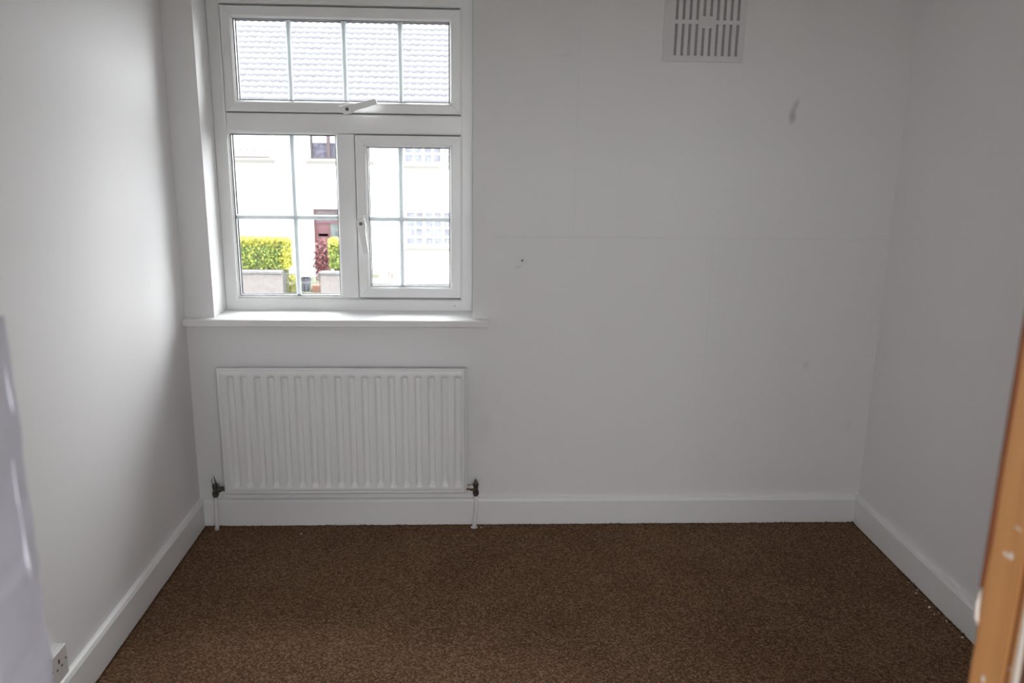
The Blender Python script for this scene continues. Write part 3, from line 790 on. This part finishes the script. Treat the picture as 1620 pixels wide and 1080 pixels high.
# hedges: inner mass of twigs and many leaves, yellow new growth on the crown and the ends
def hedge(x0, x1, z0, z1, label, n):
    t = thing('privet_hedge', label, 'hedge', ((x0+x1)/2, 18.9, z0)); L = Vector(t.location)
    b = B(); bmesh.ops.create_grid(b, x_segments=2, y_segments=2, size=1); b.clear()
    b = box(B(), x0+.10, x1-.14, 18.82, 19.15, z0-.85, z1-.12)
    bmesh.ops.subdivide_edges(b, edges=b.edges, cuts=6, use_grid_fill=True)
    for v in b.verts: v.co += Vector((noise.noise(v.co*3), noise.noise(v.co*3+Vector((9, 0, 0))), noise.noise(v.co*3+Vector((0, 9, 0)))))*.07; v.co.y = max(v.co.y, 18.76); v.co -= L
    obj('twigs', b, ex['twig'], t, smooth=True)
    def leaves(name, m, n, yellow):
        vs, fs = [], []
        for _ in range(n):
            for _try in range(30):
                x = random.uniform(x0, x1); y = random.uniform(18.71, 19.25); z = random.uniform(z0, z1)
                top = (z-z0)/(z1-z0); right = (x1-x)
                p = max(sm(.62, .92, top), .9*(1-sm(.10, .30, right)), .10)
                if (random.random() < p) == yellow: break
            e = .05*noise.noise(Vector((x*4, y*4, 0)))
            rr = sm(0, .12, x1-x)
            if z > z1-.10*(1-rr)+e: z = z1-.12+e
            sz = random.uniform(.022, .042)
            a = Vector((random.gauss(0, 1), random.gauss(0, 1), random.gauss(0, .7))).normalized()*sz
            c_ = a.cross(Vector((random.gauss(0, 1), random.gauss(0, 1), random.gauss(0, 1)))).normalized()*sz*.5
            p0 = Vector((x, y, z))-L; i = len(vs)
            p0.y = max(p0.y, 18.675+sz-L.y); vs += [p0-a, p0+c_, p0+a, p0-c_]; fs.append((i, i+1, i+2, i+3))
        me = bpy.data.meshes.new(name); me.from_pydata([tuple(v) for v in vs], [], fs); me.materials.append(m)
        o = bpy.data.objects.new(name, me); link(o, t); o['kind'] = 'stuff'
    leaves('yellow_leaves', ex['yleaf'], int(n*.5), True); leaves('green_leaves', ex['gleaf'], int(n*.6), False)
hedge(-13.5, -3.85, -1.86, -1.04, 'long golden privet hedge behind the low wall left of the gate', 70000)
hedge(-2.82, -1.98, -1.86, -1.06, 'short golden privet hedge behind the low wall right of the gate', 7000)
# red shrub, small plants, pot, tiled step
def shrub(name, label, cat, cx, cy, z0, rx, rz, m, n, sz, stems=5):
    t = thing(name, label, cat, (cx, cy, z0)); b = B()
    for k in range(stems):
        a = 2*PI*k/stems; tube(b, [(0, 0, 0), (math.cos(a)*rx*.3, math.sin(a)*rx*.3, rz), (math.cos(a)*rx*.7, math.sin(a)*rx*.7, rz*1.7)], [.012, .008, .003], 5)
    obj('stems', b, ex['twig'], t)
    vs, fs = [], []
    for _ in range(n):
        u = Vector((random.gauss(0, 1), random.gauss(0, 1), random.gauss(0, 1))).normalized()*random.random()**.4
        p0 = Vector((u.x*rx, u.y*rx, rz+u.z*rz)); a = Vector((random.gauss(0, 1), random.gauss(0, 1), random.gauss(0, 1))).normalized()*sz*random.uniform(.6, 1.3)
        c_ = a.cross(Vector((random.gauss(0, 1), random.gauss(0, 1), random.gauss(0, 1)))).normalized()*sz*.45
        i = len(vs); vs += [p0-a, p0+c_, p0+a, p0-c_]; fs.append((i, i+1, i+2, i+3))
    me = bpy.data.meshes.new('leaves'); me.from_pydata([tuple(v) for v in vs], [], fs); me.materials.append(m)
    o = bpy.data.objects.new('leaves', me); link(o, t); o['kind'] = 'stuff'
shrub('red_shrub', 'dark red leafy shrub in front of the red front door', 'shrub', -3.36, 20.8, GZ, .27, .74, ex['rleaf'], 900, .06)
shrub('yellow_shrub', 'low yellow-green plant behind the iron gate beside the hedge', 'plant', -4.15, 19.9, GZ, .34, .30, ex['yleaf'], 700, .045)
shrub('orange_plant', 'small orange flowering plant behind the pale low wall', 'plant', -1.30, 19.4, GZ, .30, .38, ex['oleaf'], 600, .04)
b = B(); tube(b, [(0, 0, 0), (0, 0, .02), (0, 0, .34), (0, 0, .37), (0, 0, .37), (0, 0, .30)], [.10, .13, .18, .20, .17, .15], 18)
pt_ = obj('plant_pot', b, ex['blue']); pt_.location = (-3.78, 20.3, GZ); tag(pt_, 'blue-grey plant pot standing behind the iron gate', 'pot')
b = box(B(), -.42, .42, -.28, .28, 0, .20); st = obj('garden_step', b, ex['step'], bevel=.012); st.location = (-3.12, 20.3, GZ); tag(st, 'orange terracotta step behind the right half of the gate', 'step')
